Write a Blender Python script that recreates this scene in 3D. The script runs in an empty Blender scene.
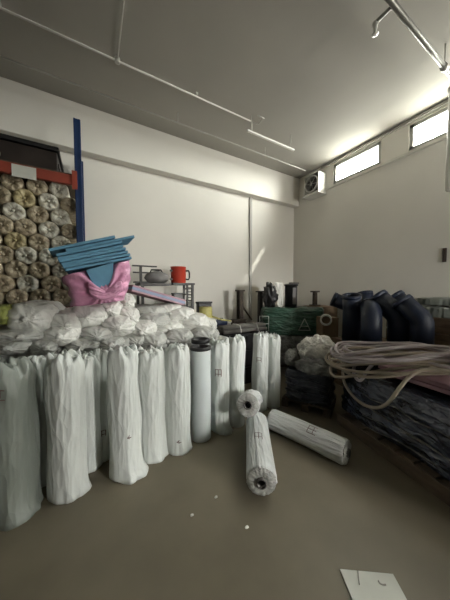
import bpy, bmesh, math, random
from mathutils import Vector, Matrix, noise
rnd = random.Random(7)
sc = bpy.context.scene
C = sc.collection
PI = math.pi
# ------------------------------------------------------------------ camera geometry (metres, room axes)
FPX = 230.0; HEAD = math.radians(30); PITCH = math.atan(10/230); EYE = 1.45
RT = Vector((math.cos(HEAD), -math.sin(HEAD), 0))
FW = Vector((math.sin(HEAD)*math.cos(PITCH), math.cos(HEAD)*math.cos(PITCH), -math.sin(PITCH)))
UP = RT.cross(FW)
def ray(px, py): return FW + RT*((px-225)/FPX) + UP*((300-py)/FPX)
def at(px, py, x=None, y=None, z=None, d=None):
    r = ray(px, py)
    if z is not None: t = (z-EYE)/r.z
    elif y is not None: t = y/r.y
    elif x is not None: t = x/r.x
    else: t = d
    return Vector((r.x*t, r.y*t, EYE+r.z*t))
def zat(px, py, p):          # height of the pixel above the ground point p
    r = ray(px, py)
    return EYE + r.z*(math.hypot(p.x, p.y)/math.hypot(r.x, r.y))
# ------------------------------------------------------------------ materials
def mat(name, col, rough=.6, metal=0., spec=.5, vary=.12, vscale=6., bump=.0, bscale=30., col2=None, stretch=(1,1,1), contrast=None, coat=0., crease=0., cscale=10.):
    m = bpy.data.materials.new(name); m.use_nodes = True
    nt = m.node_tree; b = nt.nodes['Principled BSDF']
    b.inputs['Roughness'].default_value = rough; b.inputs['Metallic'].default_value = metal
    b.inputs['Specular IOR Level'].default_value = spec
    b.inputs['Coat Weight'].default_value = coat
    tc = nt.nodes.new('ShaderNodeTexCoord'); mp = nt.nodes.new('ShaderNodeMapping'); mp.inputs['Scale'].default_value = stretch
    nt.links.new(tc.outputs['Object'], mp.inputs['Vector'])
    n = nt.nodes.new('ShaderNodeTexNoise'); n.inputs['Scale'].default_value = vscale; n.inputs['Detail'].default_value = 5
    nt.links.new(mp.outputs[0], n.inputs['Vector'])
    r = nt.nodes.new('ShaderNodeValToRGB')
    c2 = col2 or tuple(max(0, c*(1-vary*2)) for c in col)
    r.color_ramp.elements[0].position, r.color_ramp.elements[1].position = contrast or (.3, .7)
    r.color_ramp.elements[0].color = (*c2, 1); r.color_ramp.elements[1].color = (*col, 1)
    nt.links.new(n.outputs['Fac'], r.inputs['Fac']); nt.links.new(r.outputs['Color'], b.inputs['Base Color'])
    if crease:
        n3 = nt.nodes.new('ShaderNodeTexNoise'); n3.inputs['Scale'].default_value = cscale*.5; n3.inputs['Detail'].default_value = 3
        nt.links.new(mp.outputs[0], n3.inputs['Vector'])
        av = nt.nodes.new('ShaderNodeVectorMath'); av.operation = 'MULTIPLY_ADD'; av.inputs[1].default_value = (.16,.16,.16)
        nt.links.new(n3.outputs['Color'], av.inputs[0]); nt.links.new(mp.outputs[0], av.inputs[2])
        hs = []
        for q in (1, 2.3):
            v = nt.nodes.new('ShaderNodeTexVoronoi'); v.inputs['Scale'].default_value = cscale*q
            nt.links.new(av.outputs[0], v.inputs['Vector']); hs.append(v)
        ad = nt.nodes.new('ShaderNodeMath'); ad.operation = 'MULTIPLY_ADD'; ad.inputs[1].default_value = .45
        nt.links.new(hs[1].outputs['Distance'], ad.inputs[0]); nt.links.new(hs[0].outputs['Distance'], ad.inputs[2])
        bp = nt.nodes.new('ShaderNodeBump'); bp.inputs['Strength'].default_value = crease; bp.inputs['Distance'].default_value = .25/cscale
        nt.links.new(ad.outputs[0], bp.inputs['Height']); nt.links.new(bp.outputs['Normal'], b.inputs['Normal'])
    if bump:
        n2 = nt.nodes.new('ShaderNodeTexNoise'); n2.inputs['Scale'].default_value = bscale; n2.inputs['Detail'].default_value = 4
        nt.links.new(mp.outputs[0], n2.inputs['Vector'])
        bp = nt.nodes.new('ShaderNodeBump'); bp.inputs['Strength'].default_value = bump; bp.inputs['Distance'].default_value = .02
        nt.links.new(n2.outputs['Fac'], bp.inputs['Height']); nt.links.new(bp.outputs['Normal'], b.inputs['Normal'])
    return m
M = {}
M['floor'] = mat('floor_concrete', (.21,.182,.128), .45, vary=.16, vscale=1.6, bump=.06, bscale=9, spec=.3)
M['wall'] = mat('wall_paint', (.71,.685,.625), .85, vary=.035, vscale=1.2, bump=.05, bscale=5)
M['wallgrey'] = mat('low_bounce_wall', (.20,.195,.18), .85, vary=.05)  # unseen walls given a dark tone to weaken bounced light
M['ceil'] = mat('ceiling_concrete', (.385,.37,.33), .9, vary=.06, vscale=.8, bump=.06, bscale=4)
M['trim'] = mat('trim_paint', (.64,.62,.57), .8, vary=.05)
M['seam'] = mat('grey_strip', (.42,.41,.38), .7, vary=.05)
M['frame'] = mat('window_frame', (.40,.395,.37), .5, vary=.03)
M['bag'] = mat('white_bag', (.66,.69,.66), .34, vary=.05, vscale=5, crease=.5, cscale=7, stretch=(1.8,1.8,.45))
M['bagshade'] = mat('shaded_bag', (.24,.262,.235), .34, vary=.06, vscale=5, crease=.5, cscale=6, stretch=(1.5,1.5,.45))  # bag colour darkened to carry the dimness at the left edge of view
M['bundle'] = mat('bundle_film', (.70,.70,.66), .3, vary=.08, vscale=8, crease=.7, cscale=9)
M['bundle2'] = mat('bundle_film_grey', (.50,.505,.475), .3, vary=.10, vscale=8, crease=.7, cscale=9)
M['rollw'] = mat('bare_roll_white', (.60,.65,.65), .45, vary=.03)
M['foil'] = mat('lying_roll_film', (.74,.76,.75), .28, vary=.06, vscale=7, crease=.9, cscale=9, stretch=(2.,.4,2.))
M['endgrey'] = mat('roll_end', (.52,.52,.49), .4, vary=.15, vscale=22, crease=.5, cscale=26)
M['black'] = mat('black', (.012,.012,.013), .5, vary=.2)
M['blackp'] = mat('black_plastic', (.018,.018,.02), .35, vary=.3, bump=.2, bscale=30)
M['ink'] = mat('dark_ink', (.16,.10,.09), .7, vary=.1)
M['blue'] = mat('rack_blue', (.014,.038,.115), .45, vary=.12)
M['red'] = mat('rack_red', (.30,.055,.032), .5, vary=.15)
M['label'] = mat('label_card', (.62,.62,.56), .7, vary=.08)
M['tan'] = mat('log_tan', (.54,.465,.33), .42, vary=.3, vscale=16, col2=(.24,.19,.12), crease=.6, cscale=26, contrast=(.35,.65))
M['pale'] = mat('log_pale', (.74,.72,.63), .38, vary=.3, vscale=16, col2=(.36,.32,.23), crease=.6, cscale=26, contrast=(.35,.6))
M['gold'] = mat('log_gold', (.56,.48,.28), .4, vary=.3, vscale=16, col2=(.30,.24,.12), crease=.6, cscale=26, contrast=(.35,.62))
M['brownd'] = mat('dark_brown_board', (.035,.026,.022), .5, vary=.25, vscale=5)
M['wood'] = mat('plank_wood', (.23,.155,.095), .75, vary=.25, vscale=5, stretch=(4,1,4))
M['woodd'] = mat('pallet_wood', (.105,.075,.05), .8, vary=.3, vscale=5, stretch=(4,1,4))
M['woodm'] = mat('brown_pallet_wood', (.17,.125,.085), .8, vary=.25, vscale=5, stretch=(4,1,4))
M['card'] = mat('cardboard', (.22,.15,.09), .8, vary=.15)
M['foam'] = mat('blue_foam', (.115,.29,.43), .7, vary=.10, vscale=10)
M['pink'] = mat('pink_film', (.66,.31,.47), .26, vary=.10, vscale=8, crease=.35, cscale=12)
M['pinkb'] = mat('pink_board', (.42,.25,.29), .7, vary=.1)
M['slabblue'] = mat('slab_blue', (.25,.32,.46), .7, vary=.08)
M['steel'] = mat('dark_steel', (.07,.06,.052), .5, metal=.4, vary=.3, vscale=12)
M['rust'] = mat('brown_steel', (.085,.062,.045), .6, metal=.3, vary=.3, vscale=12)
M['zinc'] = mat('zinc_conduit', (.55,.54,.50), .45, metal=.2, vary=.08)
M['pipe'] = mat('steel_pipe', (.28,.275,.25), .4, metal=.5, vary=.15)
M['pot'] = mat('red_enamel', (.52,.055,.03), .35, vary=.06)
M['greyb'] = mat('grey_case', (.16,.155,.15), .6, vary=.1)
M['yel'] = mat('yellow_green_roll', (.52,.47,.16), .5, vary=.15, vscale=14)
M['lime'] = mat('lime_bag', (.42,.46,.13), .4, vary=.3, vscale=14)
M['navycase'] = mat('navy_case', (.02,.035,.10), .4, vary=.2)
M['tubes'] = mat('grey_tubes', (.17,.16,.145), .5, vary=.2)
M['strap'] = mat('white_strap', (.6,.6,.57), .6, vary=.05)
M['green'] = mat('green_film', (.05,.135,.09), .28, vary=.3, vscale=7, crease=.9, cscale=9, stretch=(.7,.7,2.2))
M['paint'] = mat('white_print', (.55,.6,.55), .6, vary=.1)
M['paper'] = mat('white_sheet', (.80,.79,.74), .6, vary=.05)
M['navy'] = mat('navy_film', (.036,.046,.074), .16, vary=.3, vscale=5, crease=.75, cscale=12, stretch=(1.1,.8,1.6), spec=.8)
M['navy2'] = mat('navy_bags', (.030,.036,.052), .28, vary=.3, vscale=5, crease=.9, cscale=12, stretch=(.8,.8,1.8), spec=.6)
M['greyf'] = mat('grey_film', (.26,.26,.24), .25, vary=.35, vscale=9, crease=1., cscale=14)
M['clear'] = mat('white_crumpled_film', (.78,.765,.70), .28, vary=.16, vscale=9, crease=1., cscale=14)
M['elbow'] = mat('elbow_navy', (.008,.015,.036), .5, vary=.15, vscale=4)
M['elbowin'] = mat('elbow_inside', (.03,.05,.10), .6, vary=.15)
M['hose'] = mat('hose_beige', (.34,.285,.215), .5, vary=.1, vscale=9)
M['hosel'] = mat('hose_lilac', (.44,.385,.39), .5, vary=.1, vscale=9)
M['sheet'] = mat('floor_sheet', (.60,.61,.55), .65, vary=.06, vscale=8)
M['smudge'] = mat('grey_smudge', (.30,.29,.25), .8, vary=.1)
M['lattice'] = mat('shelf_steel', (.03,.026,.024), .5, vary=.2)
M['whitepipe'] = mat('white_pipe', (.82,.81,.76), .5, vary=.03)
M['galv'] = mat('fan_housing', (.62,.61,.57), .45, metal=.1, vary=.08)
M['brn'] = mat('brown_plate', (.05,.035,.028), .5, vary=.1)
# glass
g = bpy.data.materials.new('window_glass'); g.use_nodes = True; nt = g.node_tree; nt.nodes.clear()
o_ = nt.nodes.new('ShaderNodeOutputMaterial'); mx = nt.nodes.new('ShaderNodeMixShader'); tr = nt.nodes.new('ShaderNodeBsdfTransparent'); gl = nt.nodes.new('ShaderNodeBsdfGlossy')
gl.inputs['Roughness'].default_value = .05; tr.inputs['Color'].default_value = (.95,.97,.96,1); mx.inputs[0].default_value = .06
nt.links.new(tr.outputs[0], mx.inputs[1]); nt.links.new(gl.outputs[0], mx.inputs[2]); nt.links.new(mx.outputs[0], o_.inputs[0])
M['glass'] = g
# ------------------------------------------------------------------ object helpers
def obj(name, bm, m, parent=None, smooth=True, bevel=0, sub=0):
    me = bpy.data.meshes.new(name)
    bmesh.ops.recalc_face_normals(bm, faces=bm.faces[:])
    bm.to_mesh(me); bm.free()
    me.materials.append(m)
    if smooth:
        for p in me.polygons: p.use_smooth = True
    o = bpy.data.objects.new(name, me); C.objects.link(o)
    if parent: o.parent = parent
    if bevel:
        b = o.modifiers.new('Bevel', 'BEVEL'); b.width = bevel; b.segments = 2; b.limit_method = 'ANGLE'
    if sub:
        s = o.modifiers.new('Subdivision', 'SUBSURF'); s.levels = sub; s.render_levels = sub
    return o
def tag(o, label, cat, group=None, kind=None):
    o['label'] = label; o['category'] = cat
    if group: o['group'] = group
    if kind: o['kind'] = kind
    return o
def thing(name, label, cat, loc=(0,0,0), rz=0, group=None, rot=None):
    o = bpy.data.objects.new(name, None); C.objects.link(o)
    o.location = loc; o.rotation_euler = rot or (0,0,rz); o.empty_display_size = .1
    return tag(o, label, cat, group)
def struct(name, bm, m, parent=None, **k):
    o = obj(name, bm, m, parent, **k)
    if not parent: o['kind'] = 'structure'
    return o
def dup(root, loc, rot, label, group=None):
    r = root.copy(); C.objects.link(r); r.location = loc; r.rotation_euler = rot; r['label'] = label
    if group: r['group'] = group
    for ch in list(root.children):
        c = ch.copy(); C.objects.link(c); c.parent = r
        for gch in ch.children:
            d = gch.copy(); C.objects.link(d); d.parent = c
    return r
def box(bm, c, s, mtx=None):
    m = Matrix.Translation(c) @ Matrix.Diagonal((*s, 1))
    if mtx is not None: m = mtx @ m
    return bmesh.ops.create_cube(bm, size=1, matrix=m)
def B(c, s, mtx=None):
    bm = bmesh.new(); box(bm, c, s, mtx); return bm
def tube(bm, pts, r, n=10, caps=True, closed=False):
    pts = [Vector(p) for p in pts]; rings = []; prev = None
    N = len(pts)
    for i, p in enumerate(pts):
        if closed: t = pts[(i+1) % N]-pts[i-1]
        else: t = (pts[min(i+1, N-1)]-pts[max(i-1, 0)])
        t.normalize()
        if prev is None:
            a = Vector((0,0,1)) if abs(t.z) < .9 else Vector((1,0,0))
            u = t.cross(a).normalized()
        else:
            u = (prev - t*prev.dot(t)).normalized()
        prev = u; v = t.cross(u)
        rr = r[i] if isinstance(r, (list, tuple)) else r
        rings.append([bm.verts.new(p + (u*math.cos(2*PI*k/n) + v*math.sin(2*PI*k/n))*rr) for k in range(n)])
    for i in range(N if closed else N-1):
        a, b = rings[i], rings[(i+1) % N]
        for k in range(n): bm.faces.new((a[k], a[(k+1) % n], b[(k+1) % n], b[k]))
    if caps and not closed:
        bm.faces.new(rings[0]); bm.faces.new(rings[-1])
def T(pts, r, n=10, **k):
    bm = bmesh.new(); tube(bm, pts, r, n, **k); return bm
def lathe(bm, prof, n=28, mtx=None, caps=True):
    rings = []
    for r, z in prof:
        rings.append([bm.verts.new(Vector((r*math.cos(2*PI*k/n), r*math.sin(2*PI*k/n), z))) for k in range(n)])
    vs = [v for q in rings for v in q]
    for i in range(len(rings)-1):
        a, b = rings[i], rings[i+1]
        for k in range(n): bm.faces.new((a[k], a[(k+1) % n], b[(k+1) % n], b[k]))
    if caps: bm.faces.new(rings[0]); bm.faces.new(rings[-1])
    if mtx is not None: bmesh.ops.transform(bm, matrix=mtx, verts=vs)
def L(prof, n=28, mtx=None, caps=True):
    bm = bmesh.new(); lathe(bm, prof, n, mtx, caps); return bm
def nz(x, y, z): return noise.noise(Vector((x, y, z)))
def surf(fn, nu, nv, wrap=True, capa=True, capb=True):
    """mesh of fn(u in 0..1 round, v in 0..1 along) -> Vector"""
    bm = bmesh.new(); rows = []
    cols = nu if wrap else nu+1
    for j in range(nv+1):
        rows.append([bm.verts.new(fn(i/nu, j/nv)) for i in range(cols)])
    for j in range(nv):
        for i in range(nu):
            k = (i+1) % cols
            bm.faces.new((rows[j][i], rows[j][k], rows[j+1][k], rows[j+1][i]))
    if wrap and capa: bm.faces.new(rows[0])
    if wrap and capb: bm.faces.new(rows[-1])
    return bm
def wrinkled_box(sx, sy, sz, seed, amp=.02, r=.06, freq=4, nu=72, nv=22, ridge=.0, flat_bottom=True):
    """a film-wrapped block: rounded box about the origin's base, wrinkled"""
    def fn(u, v):
        # v: bottom centre -> side -> top centre
        a = 2*PI*u
        c, s = math.cos(a), math.sin(a)
        e = 5.0
        k = (abs(c)**e + abs(s)**e)**(-1/e)
        if v < .12: f = .25+.75*v/.12; z = 0
        elif v > .72: f = 1-(v-.72)/.28; z = sz
        else: f = 1; z = sz*(v-.12)/.6
        if v > .72: z = sz - (1-min(1, (v-.72)/.07))*0
        x, y = c*k*sx/2*f, s*k*sy/2*f
        if .62 < v < .74:
            q = (v-.62)/.12; x *= 1-.05*q; y *= 1-.05*q
        n1 = nz(x*freq+seed, y*freq, z*freq*1.5); n2 = nz(x*freq*.6+seed, y*freq*.6, z*freq*5)
        d = amp*(n1+.7*n2) + ridge*abs(n2)
        zz = z + (amp*1.2*n1 if v > .7 else 0)
        if flat_bottom and v <= .12: zz = 0; d *= .3
        return Vector((x*(1+d/(sx/2)), y*(1+d/(sy/2)), zz))
    return surf(fn, nu, nv)
def blob(sx, sy, sz, seed, amp=.15, freq=3, nu=40, nv=22):
    def fn(u, v):
        a = 2*PI*u; t = PI*(v*.98+.01)
        d = Vector((math.sin(t)*math.cos(a), math.sin(t)*math.sin(a), -math.cos(t)))
        k = 1+amp*(noise.noise(d*freq+Vector((seed,0,0))) + .5*noise.noise(d*freq*2.3+Vector((0,seed,0)))) + amp*.5*abs(noise.noise(d*freq*3.5+Vector((0,0,seed))))
        p = d*k
        return Vector((p.x*sx/2, p.y*sy/2, max(p.z, -.82)*sz/2))
    return surf(fn, nu, nv)
# ------------------------------------------------------------------ the setting
H = 4.15; W = 4.42; D = 4.2; X0 = -3.6; Y0 = -3.2
struct('floor', B(((X0+W)/2, (Y0+D)/2, -.05), (W-X0+.6, D-Y0+.6, .1)), M['floor'], smooth=False)
struct('ceiling', B(((X0+W)/2, (Y0+D)/2, H+.06), (W-X0+.6, D-Y0+.6, .12)), M['ceil'], smooth=False)
struct('wall_back', B(((X0+W)/2, D+.1, H/2), (W-X0+.4, .2, H)), M['wall'], smooth=False)
struct('wall_left', B((X0-.1, (Y0+D)/2, H/2), (.2, D-Y0, H)), M['wallgrey'], smooth=False)
WIN = [(2.21, 3.13, 3.66, 4.06), (.75, 1.80, 3.66, 4.06), (-.75, .30, 3.66, 4.06)]      # y0, y1, z0, z1; the last one is unseen, added for its light
bm = bmesh.new(); TW = .2
box(bm, (W+TW/2, (Y0+D)/2, 3.66/2), (TW, D-Y0, 3.66)); box(bm, (W+TW/2, (Y0+D)/2, (4.06+H)/2), (TW, D-Y0, H-4.06))
for a, b in ((Y0, -.75), (.30, .75), (1.80, 2.21), (3.13, D)): box(bm, (W+TW/2, (a+b)/2, 3.86), (TW, b-a, .40))
struct('wall_right', bm, M['wall'], smooth=False)
# front wall behind the camera; deep entry added at right to shape the daylight
DX0, DX1, DZ, DEEP = 2.75, 3.65, 2.3, .9
bm = bmesh.new()
box(bm, ((X0+DX0)/2, Y0-.1, H/2), (DX0-X0, .2, H)); box(bm, ((DX1+W)/2, Y0-.1, H/2), (W-DX1, .2, H)); box(bm, ((DX0+DX1)/2, Y0-.1, (DZ+H)/2), (DX1-DX0, .2, H-DZ))
for x in (DX0-.1, DX1+.1): box(bm, (x, Y0-.2-DEEP/2, DZ/2), (.2, DEEP, DZ))
box(bm, ((DX0+DX1)/2, Y0-.2-DEEP/2, DZ+.1), (DX1-DX0+.4, DEEP, .2)); box(bm, ((DX0+DX1)/2, Y0-.2-DEEP/2, -.05), (DX1-DX0+.4, DEEP, .1))
struct('wall_front', bm, M['wallgrey'], smooth=False)
struct('trim_1', B(((X0+W)/2, 4.12, 3.82), (W-X0, .16, .66)), M['wall'], smooth=False, bevel=.008)       # beam
struct('trim_2', B((3.068, 4.185, 1.75), (.055, .04, 3.48)), M['seam'], smooth=False)                    # strip on the back wall
struct('trim_3', B((W-.02, .4, 3.615), (.05, 6.0, .035)), M['trim'], smooth=False)                      # sill line
struct('trim_4', B((W-.015, .4, 4.105), (.04, 6.0, .03)), M['seam'], smooth=False)
for i, (y0, y1, z0, z1) in enumerate(WIN):
    bm = bmesh.new(); t = .055
    xc = W+.05
    box(bm, (xc, (y0+y1)/2, z0+t/2), (.07, y1-y0, t)); box(bm, (xc, (y0+y1)/2, z1-t/2), (.07, y1-y0, t))
    box(bm, (xc, y0+t/2, (z0+z1)/2), (.07, t, z1-z0)); box(bm, (xc, y1-t/2, (z0+z1)/2), (.07, t, z1-z0))
    w = struct('window_%d' % (i+1), bm, M['frame'], smooth=False)
    obj('pane', B((xc, (y0+y1)/2, (z0+z1)/2), (.006, y1-y0-2*t, z1-z0-2*t)), M['glass'], w, smooth=False)
bm = B((3.53, -1.2, .72), (1.78, .12, 1.44)); box(bm, (2.345, -1.2, .325), (.59, .12, .65))
struct('added_light_screen', bm, M['wallgrey'], smooth=False)        # unseen screen added to keep entry daylight off the right stack and floor
# ------------------------------------------------------------------ ceiling services
t = thing('ceiling_conduit', 'thin white conduit pipe on the ceiling with a side branch, farther from the back wall', 'pipe', (0,3.03,4.1))
obj('main_run', T([(-2.5,0,0), (2.22,0,0)], .011), M['zinc'], t)
obj('branch', T([(.31,0,0), (.30,-3.0,0)], .010), M['zinc'], t)
obj('junction', L([(.022,-.02),(.03,-.02),(.03,.03),(.022,.03)], 16, Matrix.Translation((.31,0,0))), M['zinc'], t)
for x in (-1.6, -.7, 1.3): obj('clip', B((x,0,.03), (.03,.04,.045)), M['zinc'], t, smooth=False)
t = thing('ceiling_conduit', 'thin conduit running close to the back wall towards the wall fan', 'pipe', (0,3.5,4.0))
obj('main_run', T([(-2.5,0,0), (3.86,0,0), (4.0,0,0)], .010), M['zinc'], t)
for x in (-.82, 1.19, 2.9): obj('drop_rod', T([(x,0,.012), (x,0,.15)], .006), M['zinc'], t)
t = thing('hanging_rail', 'short white lamp rail hanging from the ceiling near the wall fan', 'rail', (2.62,2.985,3.9))
obj('rail', B((0,0,0), (1.0,.032,.03)), M['whitepipe'], t, smooth=False, bevel=.005)
for x in (-.42, .42): obj('hanger', T([(x,0,.02), (x,0,.25)], .005, 6), M['zinc'], t)
t = thing('lamp_bracket', 'small bent bracket under the ceiling at the end of the branched conduit', 'bracket', (2.22,3.03,4.1))
obj('arm', T([(0,0,0), (.12,0,0), (.14,-.02,0), (.14,-.15,0), (.02,-.15,0)], .01), M['zinc'], t)
obj('stub', T([(0.02,0,0), (.02,0,-.19)], .008), M['zinc'], t)
t = thing('sprinkler_pipe', 'grey steel pipe under the ceiling at top right with an elbow branch', 'pipe', (0,1.08,3.9))
obj('main_run', T([(1.2,0,0), (W,0,0)], .024, 14), M['pipe'], t)
obj('branch', T([(2.30,0,0), (2.30,.06,.0), (2.30,.13,-.005), (2.30,.15,-.02)], .016, 12), M['pipe'], t)
obj('sprinkler_head', L([(.012,-.09),(.03,-.085),(.012,-.07),(.018,-.03),(.026,0),(.02,.02)], 14, Matrix.Translation((2.30,.15,-.02))), M['zinc'], t)
obj('hanger_rod', T([(3.42,0,.03), (3.42,0,.25)], .008), M['zinc'], t)
obj('clamp', L([(.025,-.03),(.036,-.03),(.036,.03),(.025,.03)], 18, Matrix.Translation((3.42,0,0)) @ Matrix.Rotation(PI/2, 4, 'Y')), M['zinc'], t)
cp = at(455, 80, y=1.08)
t = thing('drop_pipe', 'white vertical pipe at the right edge hanging below the steel pipe', 'pipe', (cp.x, 1.08, zat(455,190,cp)))
hh = 3.878 - t.location.z
obj('tube', L([(.03,0),(.05,.02),(.05,hh-.06),(.04,hh-.0)], 20), M['whitepipe'], t)
obj('collar', L([(.05,hh-.09),(.062,hh-.09),(.062,hh-.04),(.05,hh-.04)], 20), M['zinc'], t)
# fan
t = thing('wall_fan', 'square white wall fan with black blades high in the far corner', 'fan', (W-.001, 3.49, 3.56))
S = .38; P_ = .24
bm = bmesh.new()
box(bm, (-P_/2,-S/2+.01,.2), (P_,.02,.42)); box(bm, (-P_/2,S/2-.01,.2), (P_,.02,.42)); box(bm, (-P_/2,0,.4), (P_,S,.02)); box(bm, (-P_/2,0,0), (P_,S,.02))
obj('housing', bm, M['galv'], t, smooth=False, bevel=.004)
obj('back_panel', B((-.03,0,.2), (.02,S-.04,.38)), M['black'], t, smooth=False)
rm = Matrix.Translation((-P_+.01,0,.2)) @ Matrix.Rotation(PI/2, 4, 'Y')
obj('shroud_ring', L([(.155,-.02),(.172,-.02),(.172,.02),(.155,.02)], 32, rm, caps=False), M['galv'], t)
for k in range(4):
    a = k*PI/2+.5; bm = bmesh.new()
    mm = Matrix.Translation((-P_+.05,0,.2)) @ Matrix.Rotation(a, 4, 'X') @ Matrix.Translation((0,.09,0)) @ Matrix.Rotation(.5, 4, 'Y')
    box(bm, (0,0,0), (.004,.12,.09), mm); obj('blade', bm, M['steel'], t, smooth=False, bevel=.001)
obj('hub', L([(.04,-.03),(.04,.03),(.02,.045)], 20, Matrix.Translation((-P_+.05,0,.2)) @ Matrix.Rotation(-PI/2, 4, 'Y')), M['black'], t)
for k in range(3): obj('guard_bar', T([(-P_+.005, math.cos(k*PI/3+.2)*.16, .2+math.sin(k*PI/3+.2)*.16), (-P_+.005, -math.cos(k*PI/3+.2)*.16, .2-math.sin(k*PI/3+.2)*.16)], .004, 6), M['galv'], t)
obj('bracket', B((-P_/2-.01,0,-.035), (P_+.05,S+.04,.03)), M['galv'], t, smooth=False, bevel=.004)
sp = at(444.5, 255, x=W-.01)
t = tag(obj('switch_plate', B((W-.008, sp.y, sp.z), (.016,.045,.20)), M['brn'], smooth=False, bevel=.004), 'small dark brown switch plate on the right wall', 'switch')
# ------------------------------------------------------------------ pallet rack with wrapped logs
RX = -.105
t = thing('storage_rack', 'blue and red storage rack at the left full of wrapped log rolls', 'rack', (RX,3.1,0))
for (x, y, hgt) in ((0,0,3.32), (0,.95,3.32), (-2.75,0,3.32), (-2.75,.95,3.32)):
    bm = bmesh.new(); box(bm, (x,y,hgt/2), (.066,.08,hgt)); box(bm, (x-.022,y-.042,hgt/2), (.012,.006,hgt)); box(bm, (x+.022,y-.042,hgt/2), (.012,.006,hgt))
    u = obj('upright', bm, M['blue'], t, smooth=False)
    obj('foot_plate', B((x,y,.004), (.12,.12,.008)), M['blue'], u, smooth=False)
for z in (.5, 1.4, 2.3, 3.1): obj('brace', B((0,.475,z), (.03,.87,.03)), M['blue'], t, smooth=False)
for z, y in ((2.655,-.01), (2.655,.96), (1.205,-.01), (1.205,.96)):
    bb = obj('beam', B((-1.375,y,z), (2.69,.05,.105)), M['red'], t, smooth=False, bevel=.006)
    obj('end_connector', B((-.035,y-.03,z), (.05,.012,.2)), M['red'], bb, smooth=False)
for z in (2.715, 1.265):
    obj('deck', B((-1.375,.475,z), (2.67,1.0,.014)), M['woodd'], t, smooth=False)
lc = at(24, 168, y=3.06)
obj('label_card', B((lc.x-RX, -.039, 2.635), (.19,.006,.12)), M['label'], t, smooth=False)['label'] = 'white card label'
# dark flat case on the top deck
t = thing('flat_case', 'dark brown flat case lying on top of the rack', 'case', (-.90,3.13,2.724))
obj('body', B((0,.4,.12), (1.2,.75,.21)), M['brownd'], t, smooth=False, bevel=.008)
obj('lid', B((0,.4,.255), (1.24,.79,.045)), M['black'], t, smooth=False, bevel=.006)
obj('edge_strip', B((.603,.4,.12), (.014,.6,.04)), M['steel'], t, smooth=False)
t.rotation_euler = (0, 0, 0)
tag(obj('log_roll', surf(lambda u, v: Vector((-.80+.05*math.cos(2*PI*u), 3.0+.11*v, 2.785+.05*math.sin(2*PI*u))), 20, 3), M['tan']), 'tan roll end lying on the rack beam beside the flat case', 'roll')
# wrapped logs
LR = .095; LL = .92
def log_mesh(seed):
    def fn(u, v):
        a = 2*PI*u
        q = v*1.3
        if q < .3:                       # gathered end: from the centre dimple out to the rim
            w = q/.3; r = LR*(.10+.90*min(1, w*1.06)); y = .022*(1-w)**2 - .014*math.sin(w*PI)
            pl = nz(math.cos(a)*2.2+seed, math.sin(a)*2.2, w*1.5)*.022 + nz(math.cos(a+w*1.4)*5+seed, math.sin(a+w*1.4)*5, 3)*.014
            y += pl*math.sin(w*PI)**.6 if 0 < w < 1 else 0
            if w > .85: y += .006*(w-.85)/.15
        else:
            w = min(1, (q-.3)/.98); r = LR; y = .006+w*LL
            if q > 1.28: r = LR*.2; 
        r *= 1+.05*nz(math.cos(a)*1.6+seed, math.sin(a)*1.6, y*3)
        return Vector((r*math.cos(a), y, r*math.sin(a)))
    return surf(fn, 36, 26)
protos = []
for i, mk in enumerate(('tan','pale','tan','gold','pale')):
    protos.append((obj('wrapped_log', log_mesh(i*7.3+1), M[mk]), {'tan':'brown','pale':'pale','gold':'golden'}[mk]))
    o = protos[-1][0]
    k = obj('end_twist', blob(.028,.02,.028, i*3.1, .3, 3, 14, 8), M[mk], o); k.location = (.004,-.004,.002)
used = [False]*len(protos)
ords = ['nearest','second','third','fourth','fifth']
rows = ['top row','second row from the top','third row from the top','fourth row from the top','fifth row from the top','sixth row from the top','seventh row from the top','eighth row from the top','bottom row']
z = 2.50; xo = 0
seq = [1,0,2,1, 0,1,3,2, 4,0,1,0, 0,4,2,0, 1,0,3,2, 2,1,4,0, 1,0,2,0, 4,0,1,2, 0,2,0,2]
si = 0
for r_ in range(9):
    zc = 2.552 - r_*.1478
    xs = [(-.29 if r_ % 2 == 0 else -.2) - .193*k for k in range(4)]
    if r_ == 8: zc = 1.37
    for k, x in enumerate(xs):
        pi = seq[si % len(seq)]; si += 1
        po, cn = protos[pi]
        lab = '%s wrapped log roll, %s to the blue post in the %s' % (cn, ords[k], rows[r_]) if k == 0 else '%s wrapped log roll, %s from the blue post in the %s' % (cn, ords[k], rows[r_])
        if r_ == 8: lab = lab.replace(' in the bottom row', ' in the bottom row of the rack')
        loc = (x+rnd.uniform(-.006,.006), 3.15+rnd.uniform(-.012,.015), zc)
        rot = (0, rnd.uniform(0,6.28), 0)
        if not used[pi]:
            used[pi] = True; o = po; o.location = loc; o.rotation_euler = rot; tag(o, lab, 'roll', 'wrapped logs stacked in the rack')
        else:
            o = dup(po, loc, rot, lab); o['category'] = 'roll'; o['group'] = 'wrapped logs stacked in the rack'
        s_ = rnd.uniform(.94, .985); o.scale = (s_, 1, s_)
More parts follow.
